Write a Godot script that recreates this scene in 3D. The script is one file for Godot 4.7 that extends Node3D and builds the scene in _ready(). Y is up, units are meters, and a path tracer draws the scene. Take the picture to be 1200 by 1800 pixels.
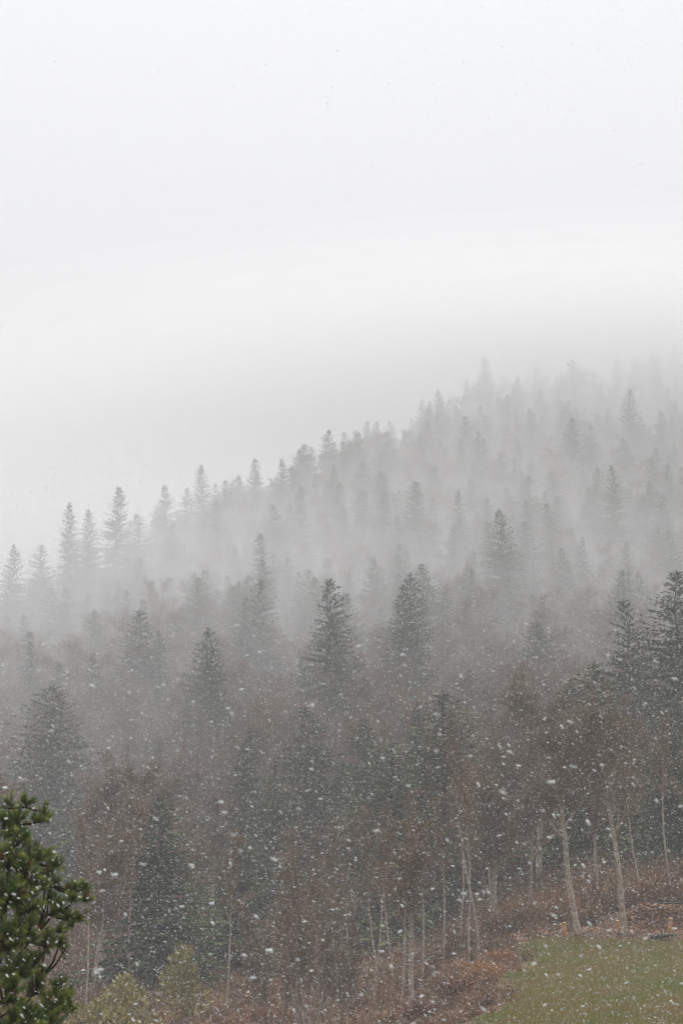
extends Node3D

# ------------------------------------------------------------------ camera
const EYE := Vector3(0, 6, 0)
const PITCH := 11.8            # degrees upwards
const FOCAL := 2500.0          # focal length in pixels of the 1200 x 1800 photograph

var rng := RandomNumberGenerator.new()
var noise := FastNoiseLite.new()
var fine := FastNoiseLite.new()
var V := PackedVector3Array()
var N := PackedVector3Array()
var C := PackedColorArray()
var used := {}
var M := {}

# ------------------------------------------------------------------ helpers
func R(a: float, b: float) -> float:
	return rng.randf_range(a, b)

func numbered(called: String) -> String:
	var k: int = used.get(called, 0)
	used[called] = k + 1
	return called if k == 0 else "%s_%03d" % [called, k]

func tag(o: Node, label := "", category := "", group := "", kind := "") -> void:
	if label: o.set_meta("label", label)
	if category: o.set_meta("category", category)
	if group: o.set_meta("group", group)
	if kind: o.set_meta("kind", kind)

func base(called: String, at: Vector3) -> Node3D:
	var o := Node3D.new()
	o.name = numbered(called)
	add_child(o, true)
	o.position = at
	return o

func commit() -> ArrayMesh:
	var a := []
	a.resize(Mesh.ARRAY_MAX)
	a[Mesh.ARRAY_VERTEX] = V
	a[Mesh.ARRAY_NORMAL] = N
	a[Mesh.ARRAY_COLOR] = C
	var m := ArrayMesh.new()
	m.add_surface_from_arrays(Mesh.PRIMITIVE_TRIANGLES, a)
	V = PackedVector3Array()
	N = PackedVector3Array()
	C = PackedColorArray()
	return m

func part(called: String, mesh: Mesh, material: Material, parent: Node) -> MeshInstance3D:
	var o := MeshInstance3D.new()
	o.name = called
	o.mesh = mesh
	o.material_override = material
	parent.add_child(o, true)
	return o

func single(called: String, mesh: Mesh, material: Material) -> MeshInstance3D:
	return part(numbered(called), mesh, material, self)

func tri(a: Vector3, b: Vector3, c: Vector3, n: Vector3, col: Color) -> void:
	V.append(a); V.append(b); V.append(c)
	N.append(n); N.append(n); N.append(n)
	C.append(col); C.append(col); C.append(col)

func side_of(d: Vector3) -> Vector3:
	var s := d.cross(Vector3.UP if absf(d.y) < 0.9 else Vector3.RIGHT)
	return s.normalized()

func tube(p: Vector3, q: Vector3, r0: float, r1: float, sides: int, c0: Color, c1: Color) -> void:
	var d := (q - p).normalized()
	var s := side_of(d)
	var t := d.cross(s)
	for k in sides:
		var a := TAU * k / sides
		var b := TAU * (k + 1) / sides
		var na := s * cos(a) + t * sin(a)
		var nb := s * cos(b) + t * sin(b)
		V.append(p + na * r0); V.append(q + na * r1); V.append(q + nb * r1)
		V.append(p + na * r0); V.append(q + nb * r1); V.append(p + nb * r0)
		N.append(na); N.append(na); N.append(nb); N.append(na); N.append(nb); N.append(nb)
		C.append(c0); C.append(c1); C.append(c1); C.append(c0); C.append(c1); C.append(c0)

# a thin tapering blade: twig, needle spray, grass leaf
func blade(p: Vector3, q: Vector3, w: float, col: Color, tip: Color) -> void:
	var d := q - p
	var s := d.cross(Vector3(R(-1, 1), R(-1, 1), R(-1, 1))).normalized()
	var n := s.cross(d).normalized()
	V.append(p - s * w); V.append(q); V.append(p + s * w)
	N.append(n); N.append(n); N.append(n)
	C.append(col); C.append(tip); C.append(col)

func vary(c: Color, k: float) -> Color:
	var f := 1.0 + R(-k, k)
	return Color(c.r * f * (1 + R(-k, k) * 0.3), c.g * f, c.b * f * (1 + R(-k, k) * 0.3))

# the point on the ray through a pixel of the photograph at horizontal distance d, to work out where things stand
func ray_at(u: float, v: float, d: float) -> Vector3:
	var a := (u - 600.0) / FOCAL
	var b := (900.0 - v) / FOCAL
	var p := deg_to_rad(PITCH)
	var dir := Vector3(a, b * cos(p) + sin(p), -(cos(p) - b * sin(p)))
	return EYE + dir * (d / -dir.z)

func sm(a: float, b: float, x: float) -> float:
	return smoothstep(a, b, x)

# ------------------------------------------------------------------ terrain
func height(x: float, d: float) -> float:
	var crest: float
	if x > -4.0:
		crest = 250.0 + (x + 4.0) * 1.6
	else:
		crest = maxf(150.0, 250.0 + (x + 4.0) * 1.14)
	crest = minf(crest, 350.0)
	var u := maxf(0.0, minf(d, crest) - 66.0)
	var h: float
	if u < 131.0:
		h = 0.0019 * u * u
	else:
		h = 32.6 + 0.5 * (u - 131.0)
	h *= lerpf(0.75, 1.0, sm(-50, 0, x))
	if d > crest:
		h -= 0.3 * (d - crest) * sm(0, 25, d - crest)
	h += 0.33 * sm(66.5, 69, d)
	h += 1.05 * sm(69.2, 70.8, d) * sm(12.0, 14.8, x) * sm(105, 80, d)
	var left := sm(x_edge(d) + 1.0, x_edge(d) - 11.0, x)
	h -= 4.5 * left * sm(150, 95, d) * sm(15, 40, d)
	h += noise.get_noise_2d(x * 1.2, d * 1.2) * 2.6 * sm(75, 120, d)
	h += noise.get_noise_2d(x * 5.0, d * 5.0 + 300) * 0.25 * sm(40, 75, d)
	return h

# left edge of the meadow
func x_edge(d: float) -> float:
	return 4.4 + (d - 42.0) * 0.18 + noise.get_noise_2d(d * 6.0, 77.0) * 1.2 + fine.get_noise_2d(d * 4.0, 3.0) * 0.9

func ground_at(x: float, z: float) -> Vector3:
	return Vector3(x, height(x, -z), z)

func meadow_share(x: float, d: float) -> float:
	return sm(x_edge(d) - 0.7, x_edge(d) + 0.9, x) * sm(68.0, 66.6, d + noise.get_noise_2d(x * 9.0, 5.0) * 0.8)

func build_ground() -> void:
	var ds := []
	var d := -300.0
	while d < 900.0:
		ds.append(d)
		d += 40.0 if d < -20 else (5.0 if d < 35 else (0.8 if d < 84 else (3.0 if d < 340 else 25.0)))
	var xs := []
	var x := -420.0
	while x < 460.0:
		xs.append(x)
		x += 20.0 if absf(x) > 120 else (3.5 if absf(x) > 26 else 0.8)
	var pts := []
	var cols := []
	for dd in ds:
		for xx in xs:
			pts.append(Vector3(xx, height(xx, dd), -dd))
			var litter := Color(0.085, 0.058, 0.043).lerp(Color(0.13, 0.075, 0.045), clampf(0.5 + 1.2 * noise.get_noise_2d(xx * 4.0, dd * 4.0), 0, 1))
			var turf := Color(0.15, 0.17, 0.045).lerp(Color(0.2, 0.155, 0.07), clampf(0.45 + 0.6 * noise.get_noise_2d(xx * 5.0, dd * 5.0 + 90) + 0.7 * fine.get_noise_2d(xx * 2.0, dd * 2.0), 0, 1))
			var bank := sm(13.0, 14.8, xx) * sm(69.0, 69.5, dd) * sm(71.6, 70.9, dd)
			litter = litter.lerp(Color(0.13, 0.07, 0.038), bank)
			cols.append(litter.lerp(turf, meadow_share(xx, dd) if dd > 0 else 1.0))
	var nx := xs.size()
	var idx := PackedInt32Array()
	for i in ds.size() - 1:
		for j in nx - 1:
			var a := i * nx + j
			idx.append_array([a, a + nx, a + nx + 1, a, a + nx + 1, a + 1])
	var st := SurfaceTool.new()
	st.begin(Mesh.PRIMITIVE_TRIANGLES)
	for i in pts.size():
		st.set_color(cols[i])
		st.add_vertex(pts[i])
	for i in idx:
		st.add_index(i)
	st.generate_normals()
	var o := single("ground", st.commit(), M.ground)
	tag(o, "sloping ground of meadow turf and brown forest litter", "ground", "", "structure")

# ------------------------------------------------------------------ trees
func spruce_meshes(sd: int, tall: float, wide: float, gaps: float, needles := Color(0.026, 0.039, 0.017)) -> Array:
	rng.seed = sd
	var bark := Color(0.075, 0.06, 0.05)
	var p := Vector3.ZERO
	var steps := 9
	var axis := []
	for i in steps + 1:
		axis.append(Vector3(R(-0.07, 0.07) * i * 0.3, tall * i / steps, R(-0.07, 0.07) * i * 0.3))
	for i in steps:
		tube(axis[i], axis[i + 1], 0.2 * (1.0 - float(i) / steps) + 0.015, 0.2 * (1.0 - (i + 1.0) / steps) + 0.012, 7, vary(bark, 0.15), vary(bark, 0.15))
	var trunk := commit()
	var y := tall * R(0.05, 0.1)
	var bias := R(0, TAU)
	while y < tall - 0.15:
		var t := y / tall
		var f := t * steps
		var o: Vector3 = axis[int(f)].lerp(axis[mini(int(f) + 1, steps)], f - int(f))
		var reach := wide * pow(1.0 - t, 0.78) * (0.75 + 0.25 * sm(0.0, 0.2, t)) + 0.05
		var n := int(R(4, 7)) if t < 0.9 else 4
		var a0 := R(0, TAU)
		for k in n:
			if rng.randf() < gaps:
				continue
			var a := a0 + TAU * k / n + R(-0.35, 0.35)
			var l := reach * R(0.62, 1.2) * (1.0 + 0.16 * sin(a - bias + y * 0.6))
			var out := Vector3(cos(a), 0, sin(a))
			var rise := lerpf(-0.28, 0.75, pow(t, 1.6)) + R(-0.12, 0.12)
			var tone := R(0.75, 1.3)
			var col := Color(needles.r * tone, needles.g * tone, needles.b * tone)
			var prev := o + Vector3.UP * R(-0.22, 0.22)
			var hub := prev
			var m := maxi(2, int(l / 0.26))
			for s in m:
				var q := (s + 1.0) / m
				var here := hub + out * l * q + Vector3.UP * (l * (rise * q - 0.3 * q * q + 0.18 * q * q * q))
				blade(prev, here, 0.02, Color(0.035, 0.03, 0.025), Color(0.035, 0.03, 0.025))
				var size := lerpf(0.5, 0.3, q) * lerpf(1.0, 0.38, t)
				var along := (here - prev).normalized()
				for side in [-1, 1]:
					for z in 2:
						var dir: Vector3 = (along * R(0.4, 1.0) + along.cross(Vector3.UP) * side * R(0.5, 1.0) + Vector3.DOWN * R(0.0, 0.55)).normalized()
						blade(here, here + dir * size * R(0.8, 1.45), R(0.06, 0.11) * lerpf(1.0, 0.5, t), vary(col, 0.3), vary(col * 1.35, 0.3))
				blade(here, here + (Vector3.DOWN + along * R(-0.2, 0.6)).normalized() * size * R(0.7, 1.4), R(0.05, 0.1) * lerpf(1.0, 0.5, t), vary(col, 0.3), vary(col, 0.3))
				if t < 0.75:
					var hang := (Vector3.DOWN + along * R(-0.3, 0.5) + along.cross(Vector3.UP) * R(-0.7, 0.7)).normalized()
					blade(here, here + hang * size * R(0.8, 1.6), R(0.06, 0.1), vary(col * 0.9, 0.3), vary(col, 0.3))
				prev = here
			blade(prev, prev + (out + Vector3.UP * rise * 0.6).normalized() * 0.3, 0.06, vary(col, 0.2), vary(col * 1.5, 0.2))
		y += R(0.11, 0.22) * lerpf(1.15, 0.7, t)
	var top: Vector3 = axis[steps]
	for k in 12:
		blade(top + Vector3.DOWN * R(0.0, 0.5), top + Vector3(R(-0.16, 0.16), R(0.05, 0.4), R(-0.16, 0.16)), 0.03, Color(0.04, 0.05, 0.025), Color(0.05, 0.06, 0.03))
	return [trunk, commit()]

var wood_a := Color(0.46, 0.39, 0.32)
var wood_b := Color(0.19, 0.135, 0.1)

func twigs_on(p: Vector3, q: Vector3, count: int, size: float, col: Color) -> void:
	var d := (q - p).normalized()
	for i in count:
		var t := R(0.15, 1.0)
		var from := p.lerp(q, t)
		var dir := (d * R(0.5, 1.2) + Vector3(R(-1, 1), R(-0.45, 1.0), R(-1, 1)) * 0.75).normalized()
		var to := from + dir * size * R(0.5, 1.3)
		blade(from, to, 0.011, vary(col, 0.25), vary(col, 0.25))
		for k in 3:
			var f2 := from.lerp(to, R(0.2, 0.9))
			var d2 := (dir + Vector3(R(-1, 1), R(-0.6, 1), R(-1, 1)) * 0.8).normalized()
			blade(f2, f2 + d2 * size * R(0.25, 0.6), 0.008, vary(col, 0.3), vary(col, 0.3))

func limb(p: Vector3, dir: Vector3, length: float, r: float, depth: int, col: Color, twig: Color, up: float, dens: float) -> void:
	var n := 4 if depth > 1 else 3
	var d := dir
	var here := p
	for i in n:
		var q := here + d * length / n
		var ra := lerpf(r, r * 0.4, float(i) / n)
		var rb := lerpf(r, r * 0.4, (i + 1.0) / n)
		tube(here, q, ra, rb, 5 if depth > 1 else 3, col, col)
		if depth > 0:
			for k in (2 if depth > 1 else 1) + (1 if rng.randf() < 0.5 else 0):
				if i == 0 and k > 0: continue
				var sd := (d * R(0.6, 1.0) + Vector3(R(-1, 1), R(-0.2, 0.7) * up, R(-1, 1)) * 0.7).normalized()
				limb(here.lerp(q, R(0.3, 1.0)), sd, length * R(0.4, 0.62), rb * 0.6, depth - 1, col.lerp(twig, 0.4), twig, up, dens)
		if depth <= 1:
			twigs_on(here, q, int((3 if depth == 1 else 5) * dens + rng.randf()), 0.62, twig)
		here = q
		d = (d + Vector3(R(-0.22, 0.22), R(-0.05, 0.22) * up, R(-0.22, 0.22))).normalized()

func bare_meshes(sd: int, tall: float, girth: float, clear: float, spread: float, twig: Color, stems := 1, dens := 1.0, depth := 2) -> Array:
	rng.seed = sd
	var segs := []
	for s in stems:
		var here := Vector3(R(-0.1, 0.1), -0.3, R(-0.1, 0.1)) * (1.0 if stems == 1 else 2.0)
		here.y = -0.3
		var d := Vector3(R(-0.06, 0.06), 1, R(-0.06, 0.06))
		if stems > 1:
			d += Vector3(R(-0.32, 0.32), 0, R(-0.32, 0.32))
		d = d.normalized()
		var n := 12
		var hh := tall * (1.0 if s == 0 else R(0.7, 0.95))
		var g := girth * (1.0 if s == 0 else R(0.6, 0.9))
		for i in n:
			var q := here + d * (hh + 0.3) / n
			var flare := 1.35 if i == 0 else 1.0
			var r0 := g * pow(1.0 - float(i) / n, 0.75) * flare + 0.012
			var r1 := g * pow(1.0 - (i + 1.0) / n, 0.75) + 0.012
			var tone := wood_a.lerp(wood_b, sm(0.35, 1.0, float(i) / n))
			tube(here, q, r0, r1, 8, vary(tone, 0.12), vary(tone, 0.12))
			segs.append([here, q, r0, (i + 0.5) / n, hh])
			here = q
			d = (d + Vector3(R(-0.07, 0.07), 0.06, R(-0.07, 0.07))).normalized()
	var trunk := commit()
	for s in segs:
		if s[3] < clear:
			continue
		for k in int(R(1.6, 3.4)):
			var a := R(0, TAU)
			var dir := (Vector3(cos(a), 0, sin(a)) * spread + Vector3.UP * R(0.7, 1.5)).normalized()
			var l: float = s[4] * spread * 0.42 * (1.15 - s[3]) * R(0.7, 1.2)
			limb(s[0].lerp(s[1], R(0, 1)), dir, maxf(l, 0.5), s[2] * 0.42, depth if s[3] < 0.8 else 1, wood_b.lerp(wood_a, 0.35), twig, 1.0, dens)
	return [trunk, commit()]

func tree(called: String, meshes: Array, at: Vector3, scale_: float, turn: float, lean := Vector2.ZERO, widen := 1.0) -> Node3D:
	var o := base(called, at)
	o.basis = Basis.from_euler(Vector3(lean.y, turn, lean.x), EULER_ORDER_XYZ).scaled_local(Vector3(scale_ * widen, scale_, scale_ * widen))
	part("trunk", meshes[0], M.bark, o)
	part("crown", meshes[1], meshes[2], o)
	return o

# ------------------------------------------------------------------ the pine close to the camera
func shoot(p: Vector3, dir: Vector3, length: float, col: Color) -> void:
	var s := side_of(dir)
	var t := dir.cross(s)
	tube(p, p + dir * length * 0.8, 0.003, 0.002, 3, Color(0.09, 0.06, 0.03), Color(0.12, 0.09, 0.04))
	var n := int(length * 1050)
	for i in n:
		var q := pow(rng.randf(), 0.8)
		var a := R(0, TAU)
		var ra := s * cos(a) + t * sin(a)
		var from := p + dir * length * q
		var open := lerpf(1.1, 0.4, q) * R(0.7, 1.3)
		var nd := (dir + ra * open).normalized()
		var l := R(0.032, 0.05)
		var c := vary(col * lerpf(0.4, 1.3, q), 0.3)  # lighter new growth at the tip; base darkened further as painted inner-crown shade
		var w := nd.cross(Vector3(R(-1, 1), R(-1, 1), R(-1, 1))).normalized() * 0.0013
		var e := from + nd * l
		var nn := w.cross(nd).normalized()
		tri(from - w, e - w * 0.6, e + w * 0.6, nn, c)
		tri(from - w, e + w * 0.6, from + w, nn, c)

func build_pine() -> void:
	rng.seed = 901
	var dist := 13.0
	var axis_top := ray_at(20, 1440, dist)
	var foot := ground_at(axis_top.x - 0.25, -dist - 0.1)
	var o := base("pine_tree", foot)
	tag(o, "green bushy pine close by at the lower left edge, tufts pointing up", "pine tree")
	var top := axis_top - foot
	var wood := Color(0.05, 0.036, 0.027)
	var n := 14
	var axis := []
	for i in n + 1:
		var q := float(i) / n
		axis.append(Vector3(top.x * q * q + 0.04 * sin(q * 9.0), top.y * q, top.z * q))
	for i in n:
		tube(axis[i], axis[i + 1], 0.11 * (1 - float(i) / n) + 0.01, 0.11 * (1 - (i + 1.0) / n) + 0.01, 8, wood, wood)
	part("trunk", commit(), M.bark, o)
	# each clump of shoots: where it sits, its size, how far in front of or behind the trunk
	var clumps := []
	for c in [[20, 1415, 14, 0], [46, 1412, 13, 0.05], [30, 1440, 20, 0.1], [78, 1425, 10, 0], [66, 1440, 12, 0.05], [80, 1437, 8, 0.0], [8, 1452, 24, 0.1], [30, 1478, 26, 0.15],
			[58, 1505, 24, 0.1], [82, 1500, 10, 0], [12, 1510, 30, 0.25], [45, 1535, 30, 0.25], [84, 1530, 19, 0.1], [98, 1520, 9, 0.05], [92, 1552, 11, 0], [68, 1556, 20, 0.2], [15, 1570, 36, 0.35],
			[48, 1588, 32, 0.3], [85, 1580, 9, 0], [98, 1586, 10, 0], [121, 1566, 7, 0], [132, 1560, 6, 0], [150, 1560, 7, 0.0], [151, 1580, 8, 0.05], [128, 1578, 7, 0.1], [109, 1598, 10, 0.05],
			[92, 1604, 9, 0.1], [72, 1628, 9, 0], [118, 1613, 8, 0.1], [142, 1613, 9, 0.05], [128, 1622, 8, -0.1], [104, 1634, 8, -0.05], [80, 1652, 22, 0.15], [104, 1658, 10, 0.1], [114, 1667, 7, 0], [45, 1640, 34, 0.35],
			[14, 1650, 36, 0.45], [60, 1690, 22, 0.2], [30, 1705, 34, 0.4], [10, 1745, 34, 0.5], [75, 1712, 10, 0], [62, 1735, 22, 0.15], [102, 1735, 18, 0.1], [118, 1752, 14, 0], [98, 1762, 26, 0.2],
			[84, 1795, 30, 0.35], [45, 1790, 34, 0.5], [10, 1800, 36, 0.6], [125, 1772, 9, 0.05]]:
		var w := ray_at(c[0], c[1], dist - c[3] * 1.6)
		clumps.append([w - foot, c[2] * dist / FOCAL * 0.92])
	for i in 46:  # the rest of the crown: behind, to the left and below the frame
		var y := R(1.2, top.y - 0.15)
		var q := y / top.y
		var rad := lerpf(1.35, 0.15, pow(q, 1.4)) * R(0.5, 1.05)
		var a := R(PI * 0.5, PI * 1.5) if y > 3.7 else R(0, TAU)
		clumps.append([Vector3(top.x * q * q + cos(a) * rad, y, top.z * q + sin(a) * rad), R(0.12, 0.2)])
	for c in clumps:
		var at: Vector3 = c[0]
		var size: float = c[1]
		var drop := clampf(0.25 + Vector2(at.x - top.x, at.z - top.z).length() * 0.55, 0.2, 0.9)
		var q := clampf((at.y - drop) / top.y, 0.05, 0.97)
		var f := q * n
		var root: Vector3 = axis[int(f)].lerp(axis[mini(int(f) + 1, n)], f - int(f))
		var reach := Vector2(at.x - top.x, at.z - top.z).length()
		var best := root.distance_to(at)
		for other in clumps:  # a clump hangs on the one further in, if that is nearer than the trunk
			var oc: Vector3 = other[0]
			if Vector2(oc.x - top.x, oc.z - top.z).length() < reach * 0.86 and oc.y < at.y + 0.08 and oc.distance_to(at) < best * 0.8:
				best = oc.distance_to(at)
				root = oc + Vector3.DOWN * float(other[1]) * 0.5
		var mid := root.lerp(at, 0.55) + Vector3(R(-0.02, 0.02), -0.1 * best, R(-0.02, 0.02))
		var end := at + Vector3.DOWN * size * 0.5
		tube(root, mid, 0.013, 0.01, 5, wood, wood)
		tube(mid, end, 0.01, 0.006, 5, wood, wood)
		var wood_count := maxi(9, int(size * size * 1900))
		var tips := []
		var out := (at - root).normalized()
		for k in wood_count:
			var off := Vector3(R(-1, 1), R(-0.9, 1), R(-1, 1))
			while off.length() > 1.0 or off.length() < 0.35:
				off = Vector3(R(-1, 1), R(-0.9, 1), R(-1, 1))
			var tip := at + off * size * 0.8
			var from := end.lerp(tip, 0.2)
			var dir := (Vector3.UP * R(0.2, 0.8) + out * 0.2 + off * 1.1).normalized()
			tube(mid.lerp(end, R(0.5, 1.0)) if k % 3 == 0 else end, tip, 0.0035, 0.0025, 3, wood, wood)
			tips.append([tip, dir])
		var br := part("branch", commit(), M.bark, o)
		for tpd in tips:
			var col := Color(0.062, 0.11, 0.034).lerp(Color(0.235, 0.255, 0.066), pow(rng.randf(), 1.5))
			if rng.randf() < 0.02: col = Color(0.16, 0.085, 0.03)
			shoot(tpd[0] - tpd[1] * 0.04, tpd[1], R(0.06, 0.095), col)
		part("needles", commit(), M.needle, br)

# ------------------------------------------------------------------ copies of things nobody could count
func scatter(called: String, mesh: Mesh, material: Material, places: Array, tints: Array) -> MultiMeshInstance3D:
	var mm := MultiMesh.new()
	mm.transform_format = MultiMesh.TRANSFORM_3D
	mm.use_colors = tints.size() > 0
	mm.mesh = mesh
	mm.instance_count = places.size()
	for i in places.size():
		mm.set_instance_transform(i, places[i])
		if tints.size():
			mm.set_instance_color(i, tints[i])
	var o := MultiMeshInstance3D.new()
	o.name = numbered(called)
	o.multimesh = mm
	o.material_override = material
	add_child(o, true)
	return o

func bush_mesh(sd: int, count: int) -> ArrayMesh:
	rng.seed = sd
	for i in count:
		var a := R(0, TAU)
		var d := Vector3(cos(a) * R(0.1, 0.9), R(0.5, 1.3), sin(a) * R(0.1, 0.9)).normalized()
		var p := Vector3(R(-0.25, 0.25), -0.05, R(-0.25, 0.25))
		var q := p + d * R(0.5, 1.1)
		blade(p, q, 0.011, vary(Color(0.9, 0.9, 0.9), 0.2), vary(Color(1, 1, 1), 0.2))
		for k in 4:
			var f := p.lerp(q, R(0.25, 1.0))
			var e := (d + Vector3(R(-1, 1), R(-0.7, 0.8), R(-1, 1)) * 0.9).normalized()
			blade(f, f + e * R(0.15, 0.4), 0.012, vary(Color(1, 1, 1), 0.3), vary(Color(1, 1, 1), 0.3))
	return commit()

func flake_mesh(sd: int) -> ArrayMesh:
	rng.seed = sd
	# a lumpy clump of crystals about one unit across
	var ico := [Vector3(0, 1, 0), Vector3(1, 0, 0), Vector3(0, 0, 1), Vector3(-1, 0, 0), Vector3(0, 0, -1), Vector3(0, -1, 0)]
	for lump in 3:
		var c := Vector3(R(-0.28, 0.28), R(-0.16, 0.16), R(-0.2, 0.2))
		var k := []
		for p in ico:
			k.append(c + p * R(0.2, 0.38) + Vector3(R(-0.05, 0.05), R(-0.05, 0.05), R(-0.05, 0.05)))
		for f in [[0, 1, 2], [0, 2, 3], [0, 3, 4], [0, 4, 1], [5, 2, 1], [5, 3, 2], [5, 4, 3], [5, 1, 4]]:
			var n: Vector3 = (k[f[0]] + k[f[1]] + k[f[2]] - 3 * c).normalized()
			tri(k[f[0]], k[f[1]], k[f[2]], n, Color.WHITE)
	return commit()

func std(rough: float, vertex := true) -> StandardMaterial3D:
	var m := StandardMaterial3D.new()
	m.vertex_color_use_as_albedo = vertex
	m.roughness = rough
	m.metallic_specular = 0.25
	m.cull_mode = BaseMaterial3D.CULL_DISABLED
	return m

func grain(freq: float, lo: float, hi: float, sd: int) -> NoiseTexture2D:
	var t := NoiseTexture2D.new()
	t.width = 512
	t.height = 512
	t.seamless = true
	var f := FastNoiseLite.new()
	f.seed = sd
	f.frequency = freq
	f.fractal_octaves = 5
	t.noise = f
	var g := Gradient.new()
	g.set_color(0, Color(lo, lo, lo))
	g.set_color(1, Color(hi, hi, hi))
	t.color_ramp = g
	return t

# a bank of mist that thins out towards its rim: nested ellipsoids, each a little thicker than the one round it
func mist(at: Vector3, size: Vector3, density: float, label: String, tilt := Vector3.ZERO, shells := 4) -> void:
	for k in shells:
		var f := FogVolume.new()
		f.name = numbered("mist_bank")
		f.shape = RenderingServer.FOG_VOLUME_SHAPE_ELLIPSOID
		f.size = size * lerpf(1.38, 0.45, float(k) / maxf(1.0, shells - 1.0))
		var m := FogMaterial.new()
		m.density = density * (k + 1.0) / (shells * (shells + 1.0) * 0.5)
		m.albedo = Color(0.99, 0.99, 1.0)
		f.material = m
		add_child(f, true)
		f.position = at
		f.rotation_degrees = tilt
		tag(f, label, "mist", "mist banks on the wooded slope", "stuff")

# ------------------------------------------------------------------ scene
func _ready() -> void:
	noise.seed = 5
	noise.frequency = 0.02
	noise.fractal_octaves = 3
	fine.seed = 9
	fine.frequency = 0.15

	var cam := Camera3D.new()
	cam.name = "camera"
	var lens := CameraAttributesPhysical.new()
	lens.frustum_focal_length = 12.0 / (900.0 / FOCAL)
	lens.frustum_near = 0.05
	lens.frustum_far = 4000.0
	lens.frustum_focus_distance = 70.0
	lens.exposure_aperture = 5.0
	cam.attributes = lens
	add_child(cam)
	cam.position = EYE
	cam.rotation_degrees.x = PITCH
	cam.fov = rad_to_deg(2 * atan(900.0 / FOCAL))
	cam.far = 4000.0
	cam.near = 0.05
	cam.current = true

	var env := Environment.new()
	env.background_mode = Environment.BG_SKY
	var sky := Sky.new()
	var sm_ := ProceduralSkyMaterial.new()
	sm_.sky_top_color = Color(0.98, 0.985, 1.0)
	sm_.sky_horizon_color = Color(0.6, 0.608, 0.62)
	sm_.sky_curve = 0.6
	sm_.ground_bottom_color = Color(0.3, 0.29, 0.28)
	sm_.ground_horizon_color = Color(0.6, 0.6, 0.6)
	sky.sky_material = sm_
	env.sky = sky
	env.background_energy_multiplier = 0.247
	env.tonemap_mode = Environment.TONE_MAPPER_LINEAR
	env.tonemap_exposure = 5.7
	env.fog_enabled = true
	env.fog_density = 0.001
	env.fog_light_color = Color(1.0, 0.995, 0.995)
	env.volumetric_fog_enabled = true
	env.volumetric_fog_density = 0.0
	env.sdfgi_enabled = true
	env.ssao_enabled = true
	env.ssil_enabled = true
	var we := WorldEnvironment.new()
	we.name = "environment"
	we.environment = env
	add_child(we)

	var sun := DirectionalLight3D.new()
	sun.name = "overcast_sun"
	sun.light_energy = 0.5
	sun.light_angular_distance = 40.0
	sun.light_color = Color(1.0, 0.992, 0.978)
	sun.shadow_enabled = true
	sun.rotation_degrees = Vector3(-68, 170, 0)
	sun.sky_mode = DirectionalLight3D.SKY_MODE_LIGHT_ONLY
	add_child(sun)

	# materials
	M.ground = std(0.95)
	M.ground.albedo_texture = grain(0.03, 0.55, 1.0, 3)
	M.ground.uv1_triplanar = true
	M.ground.uv1_world_triplanar = true
	M.ground.uv1_scale = Vector3(0.21, 0.21, 0.21)
	M.bark = std(0.9)
	M.bark.albedo_texture = grain(0.02, 0.5, 1.15, 8)
	M.bark.uv1_triplanar = true
	M.bark.uv1_scale = Vector3(1.1, 0.35, 1.1)
	M.spruce = std(0.75)
	M.twig = std(0.9)
	M.needle = std(0.6)
	M.grass = std(0.8)
	M.leaf = std(0.8)
	M.snow = std(0.9)
	M.snow.albedo_color = Color(0.86, 0.87, 0.88)
	M.snow.backlight_enabled = true
	M.snow.backlight = Color(1, 1, 1)

	build_ground()
	build_forest()
	build_edge()
	build_pine()
	build_snow()
	build_mist()

func build_mist() -> void:
	mist(Vector3(20, 70, -265), Vector3(430, 42, 230), 0.0098, "broad sheet of mist hugging the upper slope", Vector3(25, 0, 0), 7)
	mist(Vector3(95, 104, -305), Vector3(340, 56, 150), 0.022, "dense cloud lying over the top right of the slope", Vector3(24, 0, 0), 8)
	mist(Vector3(-50, 34, -196), Vector3(200, 36, 90), 0.018, "thin mist drifting over the left end of the ridge", Vector3(14, 0, 0), 6)
	mist(Vector3(0, 28, -170), Vector3(250, 34, 140), 0.0042, "thin low mist through the middle of the wood", Vector3(16, 0, 0), 6)
	mist(Vector3(-38, 10, -112), Vector3(56, 30, 46), 0.009, "mist hanging at the left edge of the wood", Vector3.ZERO, 4)
	mist(Vector3(-20, 36, -172), Vector3(26, 26, 20), 0.007, "wisp of mist rising between spruces below the ridge", Vector3(0, 0, 24), 3)
	mist(Vector3(20, 54, -200), Vector3(34, 22, 24), 0.007, "torn wisp of mist left of the pyramid spruce", Vector3(0, 0, -20), 3)
	mist(Vector3(-6, 24, -140), Vector3(20, 18, 18), 0.007, "small pale wisp between the two middle spruces", Vector3(0, 0, 15), 3)

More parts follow.
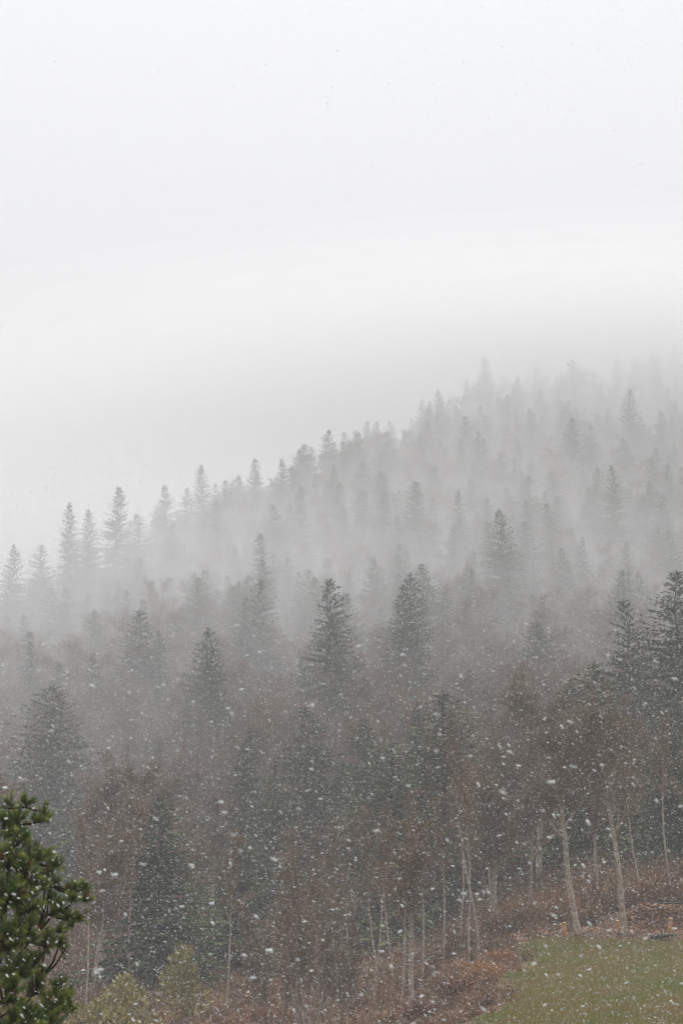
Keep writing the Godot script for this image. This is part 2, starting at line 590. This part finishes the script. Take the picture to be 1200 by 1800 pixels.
func build_forest() -> void:
	var spruces := []
	for i in 6:
		var m := spruce_meshes(100 + i, 17.0, [3.5, 4.1, 3.1, 3.8, 2.9, 4.4][i], [0.1, 0.18, 0.22, 0.12, 0.15, 0.2][i])
		m.append(M.spruce)
		spruces.append(m)
	for i in 2:
		var m := spruce_meshes(120 + i, 17.0, [3.9, 3.4][i], 0.12, [Color(0.056, 0.066, 0.02), Color(0.036, 0.056, 0.018)][i])
		m.append(M.spruce)
		spruces.append(m)
	var bares := []
	var tones := [Color(0.145, 0.1, 0.074), Color(0.155, 0.11, 0.078), Color(0.135, 0.1, 0.078), Color(0.165, 0.11, 0.068), Color(0.14, 0.106, 0.072), Color(0.145, 0.095, 0.074)]
	for i in 6:
		var m := bare_meshes(200 + i, 12.5, [0.15, 0.13, 0.17, 0.11, 0.14, 0.12][i], [0.35, 0.25, 0.4, 0.3, 0.22, 0.45][i], [0.75, 0.9, 0.7, 0.6, 0.85, 0.65][i], tones[i], 1, [0.7, 0.9, 0.65, 0.9, 0.8, 0.7][i])
		m.append(M.twig)
		bares.append(m)
	var taken := []
	# the spruces one can tell apart: pixel of the tip, distance, width, label
	var heroes := [
		[580, 1012, 132, 1.15, "tall pointed spruce in mist right at the middle of the slope"],
		[722, 1003, 138, 1.0, "slender dark spruce with a broken tip, right of the middle"],
		[705, 1025, 141, 0.8, "thin spruce touching the slender broken-tipped one on its left"],
		[880, 893, 174, 1.1, "broad pyramid spruce standing out alone in mid fog, upper right"],
		[775, 1212, 94, 1.5, "dark green spruce just right of centre, nearest of the middle trees"],
		[1182, 1000, 104, 1.2, "tall dark spruce cut by the right edge of the picture"],
		[1045, 1160, 92, 1.4, "green spruce with a rounded top, behind the two pale trunks"],
		[1105, 683, 262, 1.0, "lone grey spire showing faintly in cloud at the upper right"],
		[460, 935, 176, 1.0, "faint grey spruce in the mist left of the middle"],
		[455, 1015, 148, 1.0, "misty spruce with twin points, left of the tall pointed one"],
		[430, 1045, 150, 0.9, "lower of the twin points left of the tall pointed spruce"],
		[250, 1070, 140, 1.1, "hazy spruce in the left half below the ridge"],
		[125, 880, 195, 0.8, "thin spire on the ridge, leftmost of the tall ridge spruces"],
		[157, 893, 197, 0.8, "second spire on the left ridge, close beside the leftmost"],
		[207, 852, 200, 1.1, "broad grey spruce on the ridge where the skyline steps up"],
		[290, 850, 212, 0.9, "small pointed spruce top on the ridge left of the highest step"],
		[355, 815, 222, 1.1, "wide spruce on the ridge at the second step of the skyline"],
		[395, 842, 218, 0.9, "blunt spruce just right of the wide ridge spruce"],
		[447, 803, 230, 0.8, "narrow ridge spruce between the wide one and the cloud"],
		[535, 779, 240, 1.1, "ragged ridge spruce, darkest against the cloud"],
		[578, 755, 246, 1.0, "tall ridge spruce half dissolved in cloud above the middle"],
		[75, 955, 192, 1.0, "low dark spruce at the far left of the ridge"],
		[25, 955, 188, 1.1, "leftmost spruce of the ridge, at the picture edge"],
		[285, 1400, 80, 1.5, "dark spruce low down at the left, behind two yellow green bushes"],
		[95, 1200, 108, 1.6, "bushy olive spruce behind and above the near pine"],
		[420, 1470, 84, 1.4, "short olive green spruce left of the many-stemmed bare tree"],
		[540, 1240, 108, 1.5, "deep shadowed spruce below the tall pointed one"],
		[640, 1262, 106, 1.2, "greenish young spruce between the centre trees"],
		[690, 1300, 92, 1.5, "spreading green spruce left of the nearest middle one"],
		[1100, 1050, 112, 1.0, "dark spruce left of the tall one at the right edge"],
		[945, 1090, 140, 1.4, "wide blurred spruce below the lone pyramid spruce"],
		[1075, 815, 205, 0.8, "small grey spire in fog below the lone spire at the upper right"],
		[975, 870, 205, 0.9, "pale narrow spruce in fog right of the pyramid spruce"],
		[1175, 1260, 84, 1.0, "short dark spruce low at the right edge above the leaf bank"],
		[480, 1340, 100, 0.9, "small olive spruce peeping from the mist wisp"],
	]
	var landmarks := ["the pointed middle spruce", "the broken-tipped spruce", "the thin spruce beside the broken-tipped one", "the lone pyramid spruce", "the nearest centre spruce", "the tall right edge spruce",
		"the round-topped spruce behind the pale trunks", "the lone spire at upper right", "the faint spruce left of middle", "the twin-pointed spruce", "the lower twin spruce", "the hazy left spruce", "the leftmost tall ridge spire",
		"the second ridge spire", "the broad ridge spruce", "the small pointed ridge spruce", "the wide ridge spruce", "the blunt ridge spruce", "the narrow ridge spruce", "the ragged ridge spruce", "the half dissolved ridge spruce",
		"the low far left ridge spruce", "the leftmost ridge spruce", "the dark low left spruce", "the bushy olive spruce", "the short olive spruce", "the deep shadowed spruce", "the greenish young spruce", "the spreading green spruce",
		"the dark spruce by the right edge", "the wide blurred spruce", "the small grey spire", "the pale narrow spruce", "the short dark right spruce", "the small olive spruce in mist"]
	var k := 0
	for s in heroes:
		var tip := ray_at(s[0], s[1], s[2])
		var foot := ground_at(tip.x, tip.z)
		var tall := tip.y - foot.y
		if tall < 5.0:
			print("short hero ", s[4], " ", tall)
		var o := tree("spruce_tree", spruces[6 + k % 2 if "olive" in s[4] or "green" in s[4] else k % 6], foot - Vector3(0, 0.2, 0), (tall + 0.2) / 17.3, k * 1.7, Vector2.ZERO, s[3] * 1.25 * clampf(17.0 / tall, 0.8, 1.25))
		tag(o, s[4], "spruce tree", "spruces on the slope")
		taken.append(Vector2(foot.x, foot.z))
		k += 1
	# the rest of the wood
	rng.seed = 77
	var n_spruce := 0
	var n_bare := 0
	var tries := 0
	while tries < 14000 and n_spruce + n_bare < 538:
		tries += 1
		var d := 76.0 + 235.0 * pow(rng.randf(), 1.1)
		var x := R(-0.27, 0.27) * d
		var p := Vector2(x, -d)
		var ok := true
		var gap := 4.0 if d < 120 else 4.6
		for q in taken:
			if p.distance_squared_to(q) < gap * gap:
				ok = false
				break
		if not ok:
			continue
		var in_front := false
		for s in heroes:
			if s[2] < 116 and d < s[2] + 1.0 and absf(600.0 + FOCAL * x / d - s[0]) < 78.0:
				in_front = true
		if in_front:
			continue
		var patch := noise.get_noise_2d(x * 1.6 + 500.0, d * 1.6) * 1.6 + sm(90, 230, d) * 0.65 - 0.22
		var conifer := patch + R(-0.25, 0.25) > 0.0
		if conifer and n_spruce >= 263: conifer = false
		if not conifer and n_bare >= 275: continue
		taken.append(p)
		var foot := ground_at(x, -d)
		if conifer:
			n_spruce += 1
			var tall := R(8.0, 17.0) * (0.8 if d < 110 else 1.0)
			var o := tree("spruce_tree", spruces[rng.randi() % (8 if d < 150.0 else 6)], foot - Vector3(0, 0.2, 0), tall / 17.0, R(0, TAU), Vector2(R(-0.06, 0.06), R(-0.04, 0.04)), R(0.8, 1.5))
			tag(o, where_label("spruce", foot, tall, heroes, landmarks, ["stunted", "short", "middling", "tall"], (tall - 6.0) / 11.0), "spruce tree", "spruces on the slope")
		else:
			n_bare += 1
			var size := R(0.65, 1.05)
			var o := tree("bare_tree", bares[rng.randi() % 6], foot, size, R(0, TAU), Vector2(R(-0.06, 0.06), R(-0.04, 0.04)), R(1.0, 1.45))
			tag(o, where_label("bare brown tree", foot, size * 12.0, heroes, landmarks, ["small", "slight", "fair-sized", "big"], (size - 0.65) / 0.4), "bare tree", "bare trees on the slope")
	print("spruce ", n_spruce, " bare ", n_bare, " tries ", tries)
	# the trees between and beyond, too many to tell apart in the mist
	for kind in 2:
		var places := []
		var tints := []
		rng.seed = 78 + kind
		for i in (1150 if kind == 0 else 2000):
			var d := R(160, 400) if kind == 0 else 118.0 + 210.0 * pow(rng.randf(), 1.4)
			var x := R(-0.32, 0.32) * d
			var s := R(0.4, 0.85) if kind == 0 else R(0.5, 0.95)
			places.append(Transform3D(Basis.from_euler(Vector3(R(-0.05, 0.05), R(0, TAU), R(-0.05, 0.05))).scaled_local(Vector3(s * R(0.9, 1.4), s, s * R(0.9, 1.4))), ground_at(x, -d)))
			tints.append(vary(Color(1, 1, 1), 0.2))
		if kind == 0:
			tag(scatter("distant_forest", spruces[3][1], M.spruce, places, tints), "distant evergreen forest dissolving into cloud along the top of the slope", "forest", "", "stuff")
		else:
			tag(scatter("leafless_forest", bares[2][1], M.twig, places, tints), "massed leafless tree crowns half lost in mist on the slope", "forest", "", "stuff")

	# trees of the wood edge, one by one: foot pixel, distance, height, girth, lean, label
	var near := []
	for i in 4:
		var m := bare_meshes(300 + i, 11.0, [0.17, 0.15, 0.07, 0.06][i], [0.42, 0.36, 0.4, 0.5][i], [0.7, 0.8, 0.5, 0.45][i], tones[i], 1, 0.75 if i < 2 else 0.9, 2 if i < 2 else 1)
		m.append(M.twig)
		near.append(m)
	var multi := bare_meshes(310, 9.0, 0.07, 0.4, 0.5, tones[1], 6, 0.5, 1)
	multi.append(M.twig)
	for s in [
		[1013, 1640, 68.6, 0, 1.0, 0.09, "pale grey trunk leaning left, left of the two beside the meadow"],
		[1095, 1641, 68.6, 1, 1.0, -0.03, "straight pale trunk with a low side branch beside the leaf bank"],
		[842, 1668, 69.0, 2, 1.1, 0.07, "thin pale trunk left of the meadow corner, leaning left"],
		[825, 1690, 67.0, 3, 1.0, 0.03, "thinner pole tree left of the leaning thin trunk"],
		[1125, 1600, 73.5, 3, 0.9, 0.05, "slim pole tree standing just above the dark rail"],
		[1177, 1598, 74.5, 3, 1.0, 0.0, "slim upright pole tree near the right picture edge"],
		[722, 1830, 55.0, 0, 0.75, -0.02, "short pale trunk rising from the bottom edge, right of centre"],
		[706, 1840, 54.0, 3, 0.8, 0.0, "thin pole beside the short pale trunk at the bottom"],
		[620, 1730, 70.0, 2, 1.0, -0.03, "pale pole with dark gaps behind it, centre bottom"],
		[600, 1720, 72.0, 3, 1.0, 0.06, "thin leaning pole left of the centre bottom pole"],
		[690, 1700, 70.0, 2, 0.9, 0.02, "forked pole right of the centre bottom pole"],
		[665, 1690, 74.0, 3, 1.0, 0.05, "thin pole leaning towards the forked pole"],
		[780, 1690, 72.0, 3, 0.9, -0.01, "slim pole between the forked pole and the leaning thin trunk"],
		[228, 1700, 78.0, 3, 1.1, 0.0, "pale pole above the yellow green bush at lower left"],
		[152, 1790, 72.0, 3, 1.1, 0.02, "thin pole just right of the near pine"],
		[565, 1700, 73.0, 2, 1.0, 0.04, "pale pole leaning left above the fanning many stemmed tree"],
		[745, 1720, 68.0, 3, 0.95, 0.03, "thin pale pole left of the slim pole by the forked one"],
		[655, 1740, 66.0, 3, 1.0, -0.05, "thin pale pole crossing in front of the forked pole"],
		[400, 1740, 72.0, 3, 1.0, 0.01, "thin pole between the lower left bushes and the many stemmed trees"],
		[812, 1640, 74.0, 3, 1.1, 0.02, "pale thin pole behind the leaning thin trunk"],
		[165, 1760, 76.0, 3, 1.0, -0.02, "second thin pole right of the near pine"],
		[1120, 1400, 92.0, 0, 1.2, 0.03, "tall bare trunk in the gap between the dark right hand spruces"],
		[930, 1560, 78.0, 1, 0.85, -0.03, "brown spreading tree behind the left pale trunk"],
		[1050, 1560, 80.0, 0, 0.8, 0.02, "brown tree between and behind the two pale trunks"],
		[870, 1600, 76.0, 1, 0.8, 0.0, "brown twiggy tree behind the meadow corner"]]:
		var p := ray_at(s[0], s[1], s[2])
		var foot := ground_at(p.x, p.z)
		var o := tree("edge_tree", near[s[3]], foot, s[4] * (0.95 if s[0] in [1013, 1095] else 0.8), s[0] * 0.37, Vector2.ZERO)
		o.basis = Basis(Vector3.BACK, s[5]) * o.basis
		tag(o, s[6], "bare tree", "bare trees along the wood edge")
	for s in [[535, 1800, 58.0, 1.0, "many stemmed bare tree fanning out, left of centre bottom"], [480, 1790, 64.0, 0.8, "smaller many stemmed tree left of the fanning one"], [590, 1790, 62.0, 0.7, "low many stemmed tree right of the fanning one"]]:
		var p := ray_at(s[0], s[1], s[2])
		var o := tree("edge_tree", multi, ground_at(p.x, p.z), s[3], s[0] * 0.7)
		tag(o, s[4], "bare tree", "bare trees along the wood edge")

# names a tree by the nearest of the trees that are easy to find
func where_label(what: String, foot: Vector3, tall: float, heroes: Array, landmarks: Array, sizes: Array, size: float) -> String:
	var p := foot + Vector3.UP * tall * 0.9 - EYE
	var a := deg_to_rad(PITCH)
	var depth := -p.z * cos(a) + p.y * sin(a)
	var px := Vector2(600.0 + FOCAL * p.x / depth, 900.0 - FOCAL * (p.y * cos(a) + p.z * sin(a)) / depth)
	var best := 0
	for i in heroes.size():
		if px.distance_to(Vector2(heroes[i][0], heroes[i][1] + 25)) < px.distance_to(Vector2(heroes[best][0], heroes[best][1] + 25)):
			best = i
	var off := px - Vector2(heroes[best][0], heroes[best][1] + 25)
	var sector: String = ["right of", "below right of", "below", "below left of", "left of", "above left of", "above", "above right of"][posmod(int(round(off.angle() / (PI / 4))), 8)]
	var far := "just " if off.length() < 45 else ("" if off.length() < 90 else ("well " if off.length() < 160 else "far "))
	return "%s %s %s%s %s" % [sizes[clampi(int(size * 4.0), 0, 3)], what, far, sector, landmarks[best]]

func build_edge() -> void:
	# undergrowth
	var bush := bush_mesh(400, 70)
	rng.seed = 401
	var places := []
	var tints := []
	for i in 5200:
		var d := 44.0 + 70.0 * pow(rng.randf(), 1.1)
		var x := R(-0.29, 0.29) * d
		if meadow_share(x, d) > 0.02 or (x > 11.0 and d < 71.5):
			continue
		var s := R(0.5, 1.5) * (0.4 if x > x_edge(d) - 5.0 and d < 72.0 else 1.0) * (1.2 if d > 80 else 1.0)
		places.append(Transform3D(Basis(Vector3.UP, R(0, TAU)).scaled(Vector3(s * R(0.9, 1.5), s, s * R(0.9, 1.5))), ground_at(x, -d)))
		var c := Color(0.15, 0.088, 0.058).lerp(Color(0.19, 0.115, 0.062), rng.randf())
		var rust := sm(0.1, 0.45, noise.get_noise_2d(x * 3.5 + 40, d * 3.5))
		c = c.lerp(Color(0.24, 0.11, 0.062), rust * 0.7)
		tints.append(vary(c, 0.25))
	tag(scatter("undergrowth", bush, M.twig, places, tints), "brown leafless undergrowth along the foot of the wood", "undergrowth", "", "stuff")

	# rusty bushes at the corner of the meadow, and two yellow green ones at the lower left
	var rust := bush_mesh(410, 420)
	for s in [[850, 1725, 57.0, 0.95, "orange brown bush at the left corner of the meadow"], [800, 1780, 53.0, 0.9, "dark rust bush below the orange one at the meadow edge"], [880, 1690, 63.0, 0.6, "low orange bush behind the corner bush"], [745, 1800, 52.0, 0.9, "russet bush right of the short pale trunk at the bottom"]]:
		var p := ray_at(s[0], s[1], s[2])
		var o := single("rust_bush", rust, tinted(Color(0.3, 0.14, 0.06) if s[0] in [850, 880] else Color(0.15, 0.07, 0.045)))
		o.position = ground_at(p.x, p.z)
		o.scale = Vector3(s[3] * 1.4, s[3], s[3] * 1.2)
		o.rotation.y = s[0]
		tag(o, s[4], "bush", "bushes by the meadow")
	for s in [
		[222, 1705, 62.0, [[0, 18, 14], [-8, 42, 22], [14, 50, 20], [-32, 62, 20], [-52, 78, 18], [0, 85, 34], [40, 90, 24]], "yellow green bush at lower left with a single raised top"],
		[325, 1660, 64.0, [[0, 12, 10], [-8, 32, 16], [4, 50, 20], [-22, 58, 18], [-10, 85, 28], [20, 90, 24]], "taller grey green bush right of the yellow green one"],
		[178, 1758, 58.0, [[0, 12, 14], [-34, 22, 14], [28, 30, 20], [-8, 38, 24], [-48, 44, 18], [50, 46, 18]], "low yellow green bush in front, beside the near pine"]]:
		var tip := ray_at(s[0], s[1], s[2])
		var foot := ground_at(tip.x, tip.z)
		var o := base("evergreen_bush", foot)
		rng.seed = int(s[0])
		var tall := maxf(tip.y - foot.y, 1.5)
		var px: float = s[2] / FOCAL
		for lobe in s[3]:
			var mid := Vector3(lobe[0] * px, tall - lobe[1] * px, R(-0.4, 0.4))
			var rad: float = lobe[2] * px * 1.1
			for i in int(900.0 * rad):
				var off := Vector3(R(-1, 1), R(-1, 1), R(-1, 1))
				if off.length() > 1.0: continue
				var q := mid + off * rad
				var dir := (off * 0.8 + Vector3(R(-0.5, 0.5), R(0.2, 1.0), R(-0.5, 0.5))).normalized()
				var col := Color(0.27, 0.22, 0.06).lerp(Color(0.13, 0.13, 0.045), rng.randf())
				blade(q, q + dir * R(0.12, 0.3), R(0.025, 0.05), vary(col, 0.2), vary(col * 1.3, 0.2))
		var crown := commit()
		for i in 3:
			tube(Vector3(R(-0.2, 0.2), -0.2, R(-0.2, 0.2)), Vector3(R(-0.3, 0.3), tall * 0.7, R(-0.3, 0.3)), 0.05, 0.015, 5, wood_b, wood_b)
		part("stem", commit(), M.bark, o)
		part("crown", crown, M.spruce, o)
		tag(o, s[4], "bush", "evergreen bushes at the lower left")

	# fallen leaves
	rng.seed = 420
	tri(Vector3(-0.5, 0, 0), Vector3(0.1, 0.12, -0.32), Vector3(0.5, 0.02, 0), Vector3.UP, Color.WHITE)
	tri(Vector3(-0.5, 0, 0), Vector3(0.5, 0.02, 0), Vector3(0.05, 0.1, 0.34), Vector3.UP, Color.WHITE)
	var leaf := commit()
	places = []
	tints = []
	for i in 42000:
		var d := R(64, 80)
		var x := R(2, 0.27 * d)
		var on_bank := x > 13.6 and d > 69.0 and d < 71.2
		if i % 3 == 0:
			x = R(13.4, 19.5)
			d = R(69.0, 71.1)
			on_bank = true
		if meadow_share(x, d) > 0.5 and rng.randf() > 0.06:
			continue
		var s := R(0.07, 0.15)
		places.append(Transform3D(Basis.from_euler(Vector3(R(-0.7, 0.7), R(0, TAU), R(-0.7, 0.7))).scaled(Vector3.ONE * s), ground_at(x, -d) + Vector3(0, R(0.01, 0.08), 0)))
		var c := Color(0.25, 0.115, 0.055).lerp(Color(0.11, 0.055, 0.03), rng.randf()) if on_bank else Color(0.15, 0.085, 0.055).lerp(Color(0.22, 0.11, 0.06), rng.randf() * rng.randf())
		tints.append(vary(c, 0.3))
	tag(scatter("fallen_leaves", leaf, M.leaf, places, tints), "orange and brown fallen leaves on the bank and the wood edge", "leaves", "", "stuff")

	# meadow grass
	rng.seed = 430
	for i in 16:
		var p := Vector3(R(-0.14, 0.14), -0.01, R(-0.14, 0.14))
		blade(p, p + Vector3(R(-0.08, 0.08), R(0.06, 0.17), R(-0.08, 0.08)), R(0.006, 0.012), vary(Color(0.9, 0.9, 0.9), 0.2), vary(Color(1, 1, 1), 0.2))
	var tuft := commit()
	places = []
	tints = []
	for i in 60000:
		var d := R(36, 68.5)
		var x := R(2.0, 0.28 * d)
		if rng.randf() > meadow_share(x, d):
			continue
		places.append(Transform3D(Basis(Vector3.UP, R(0, TAU)).scaled(Vector3.ONE * R(0.6, 1.2)), ground_at(x, -d)))
		var dry := clampf(0.5 + 0.6 * noise.get_noise_2d(x * 5.0, d * 5.0 + 90) + 0.9 * fine.get_noise_2d(x * 2.0, d * 2.0) + R(-0.35, 0.35), 0, 1)
		tints.append(vary(Color(0.2, 0.225, 0.058).lerp(Color(0.29, 0.22, 0.095), dry), 0.25))
	tag(scatter("meadow_grass", tuft, M.grass, places, tints), "short winter grass of the meadow, green with brown patches", "grass", "", "stuff")

	# dark rail along the top of the leaf bank
	var rail := base("bank_rail", ground_at(14.0, -71.0) + Vector3(0, 0.12, 0))
	for i in 8:
		var a := Vector3(14.0 + i * 1.25, 0, -71.0)
		var b := Vector3(14.0 + (i + 1) * 1.25, 0, -71.0)
		a.y = height(a.x, 71.0) + 0.12
		b.y = height(b.x, 71.0) + 0.12
		tube(a - rail.position, b - rail.position, 0.045, 0.045, 8, Color(0.05, 0.055, 0.06), Color(0.05, 0.055, 0.06))
	part("pipe", commit(), M.bark, rail)
	for i in 5:
		var p := ground_at(14.3 + i * 2.2, -71.03)
		tube(p - rail.position - Vector3(0, 0.3, 0), p - rail.position + Vector3(0, 0.08, 0), 0.035, 0.035, 6, Color(0.06, 0.05, 0.045), Color(0.06, 0.05, 0.045))
		part("peg", commit(), M.bark, rail)
	tag(rail, "thin dark rail along the top of the orange leaf bank", "rail")

	# cut wooden stakes
	for s in [[991, 1637, 67.9, 0.62, 0.12, -0.03, "short orange wooden stake left of the leaning pale trunk"], [1086, 1627, 69.2, 0.55, 0.1, 0.04, "wooden stake half hidden beside the straight pale trunk"], [1176, 1637, 68.6, 0.7, 0.12, -0.1, "leaning pale wooden stake below the leaf bank at the right"]]:
		var p := ray_at(s[0], s[1], s[2])
		var o := base("wooden_stake", ground_at(p.x, p.z))
		var w := Color(0.58, 0.3, 0.13)
		tube(Vector3(0, -0.15, 0), Vector3(0, s[3], 0), s[4], s[4] * 0.92, 9, vary(w, 0.1), vary(w, 0.1))
		part("post", commit(), M.bark, o)
		for k in 9:
			var a := TAU * k / 9
			var b := TAU * (k + 1) / 9
			var r: float = s[4] * 0.92
			tri(Vector3(0, s[3] + 0.03, 0), Vector3(cos(a) * r, s[3], sin(a) * r), Vector3(cos(b) * r, s[3], sin(b) * r), Vector3.UP, Color(0.6, 0.42, 0.27))
		part("cut_end", commit(), M.bark, o)
		o.rotation.z = s[5]
		tag(o, s[6], "stake", "stakes at the wood edge")

	# dark log at the edge of the grass
	var lp := ray_at(1160, 1655, 67.6)
	var lg := base("fallen_log", ground_at(lp.x, lp.z) + Vector3(0, 0.1, 0))
	tube(Vector3(-0.45, 0.0, 0.02), Vector3(0.15, 0.05, -0.02), 0.11, 0.1, 8, Color(0.04, 0.032, 0.028), Color(0.055, 0.042, 0.035))
	tube(Vector3(0.15, 0.05, -0.02), Vector3(0.7, 0.14, 0.02), 0.1, 0.06, 8, Color(0.055, 0.042, 0.035), Color(0.14, 0.11, 0.09))
	part("stem", commit(), M.bark, lg)
	tube(Vector3(0.1, 0.1, 0), Vector3(0.55, 0.32, 0.05), 0.03, 0.012, 5, Color(0.16, 0.13, 0.11), Color(0.16, 0.13, 0.11))
	part("side_branch", commit(), M.bark, lg)
	tag(lg, "dark fallen log on the grass edge below the right hand stake", "log")

func tinted(c: Color) -> StandardMaterial3D:
	var m := std(0.9)
	m.albedo_color = c.linear_to_srgb()
	return m

func build_snow() -> void:
	var flake := flake_mesh(500)
	rng.seed = 501
	var places := []
	for i in 1080000:
		var d := 52.0 * pow(rng.randf(), 0.355)
		if d < 3.0:
			continue
		var e := R(-0.25, 0.72)
		if rng.randf() < 0.96 * sm(0.18, 0.34, e):
			continue
		if e > 0.13 and d < 11.0:
			continue
		var x := R(-0.28, 0.28) * d
		var y := EYE.y + d * e
		if y < height(x, d) + 0.1:
			continue
		var s := 0.0058 + 0.008 * pow(rng.randf(), 2.2)
		var b := Basis(Vector3.BACK, R(-0.7, -0.05)) * Basis.from_euler(Vector3(R(0, TAU), R(-0.5, 0.5), R(-0.3, 0.3)))
		var t := Transform3D(b.scaled_local(Vector3(s * R(1.1, 2.0), s * 0.8, s)), Vector3(x, y, -d))
		if s * FOCAL / d > 6.5 and absf(x) < 0.24 * d and e < 0.2:
			var o := single("snowflake", flake, M.snow)
			o.transform = t
			tag(o, "large soft white snowflake drifting close in front of the view", "snowflake", "large snowflakes nearest the viewer")
		else:
			places.append(t)
	print("flakes ", places.size(), " large ", used.get("snowflake", 0))
	tag(scatter("falling_snow", flake, M.snow, places, []), "countless small white flakes of falling snow", "snow", "", "stuff")
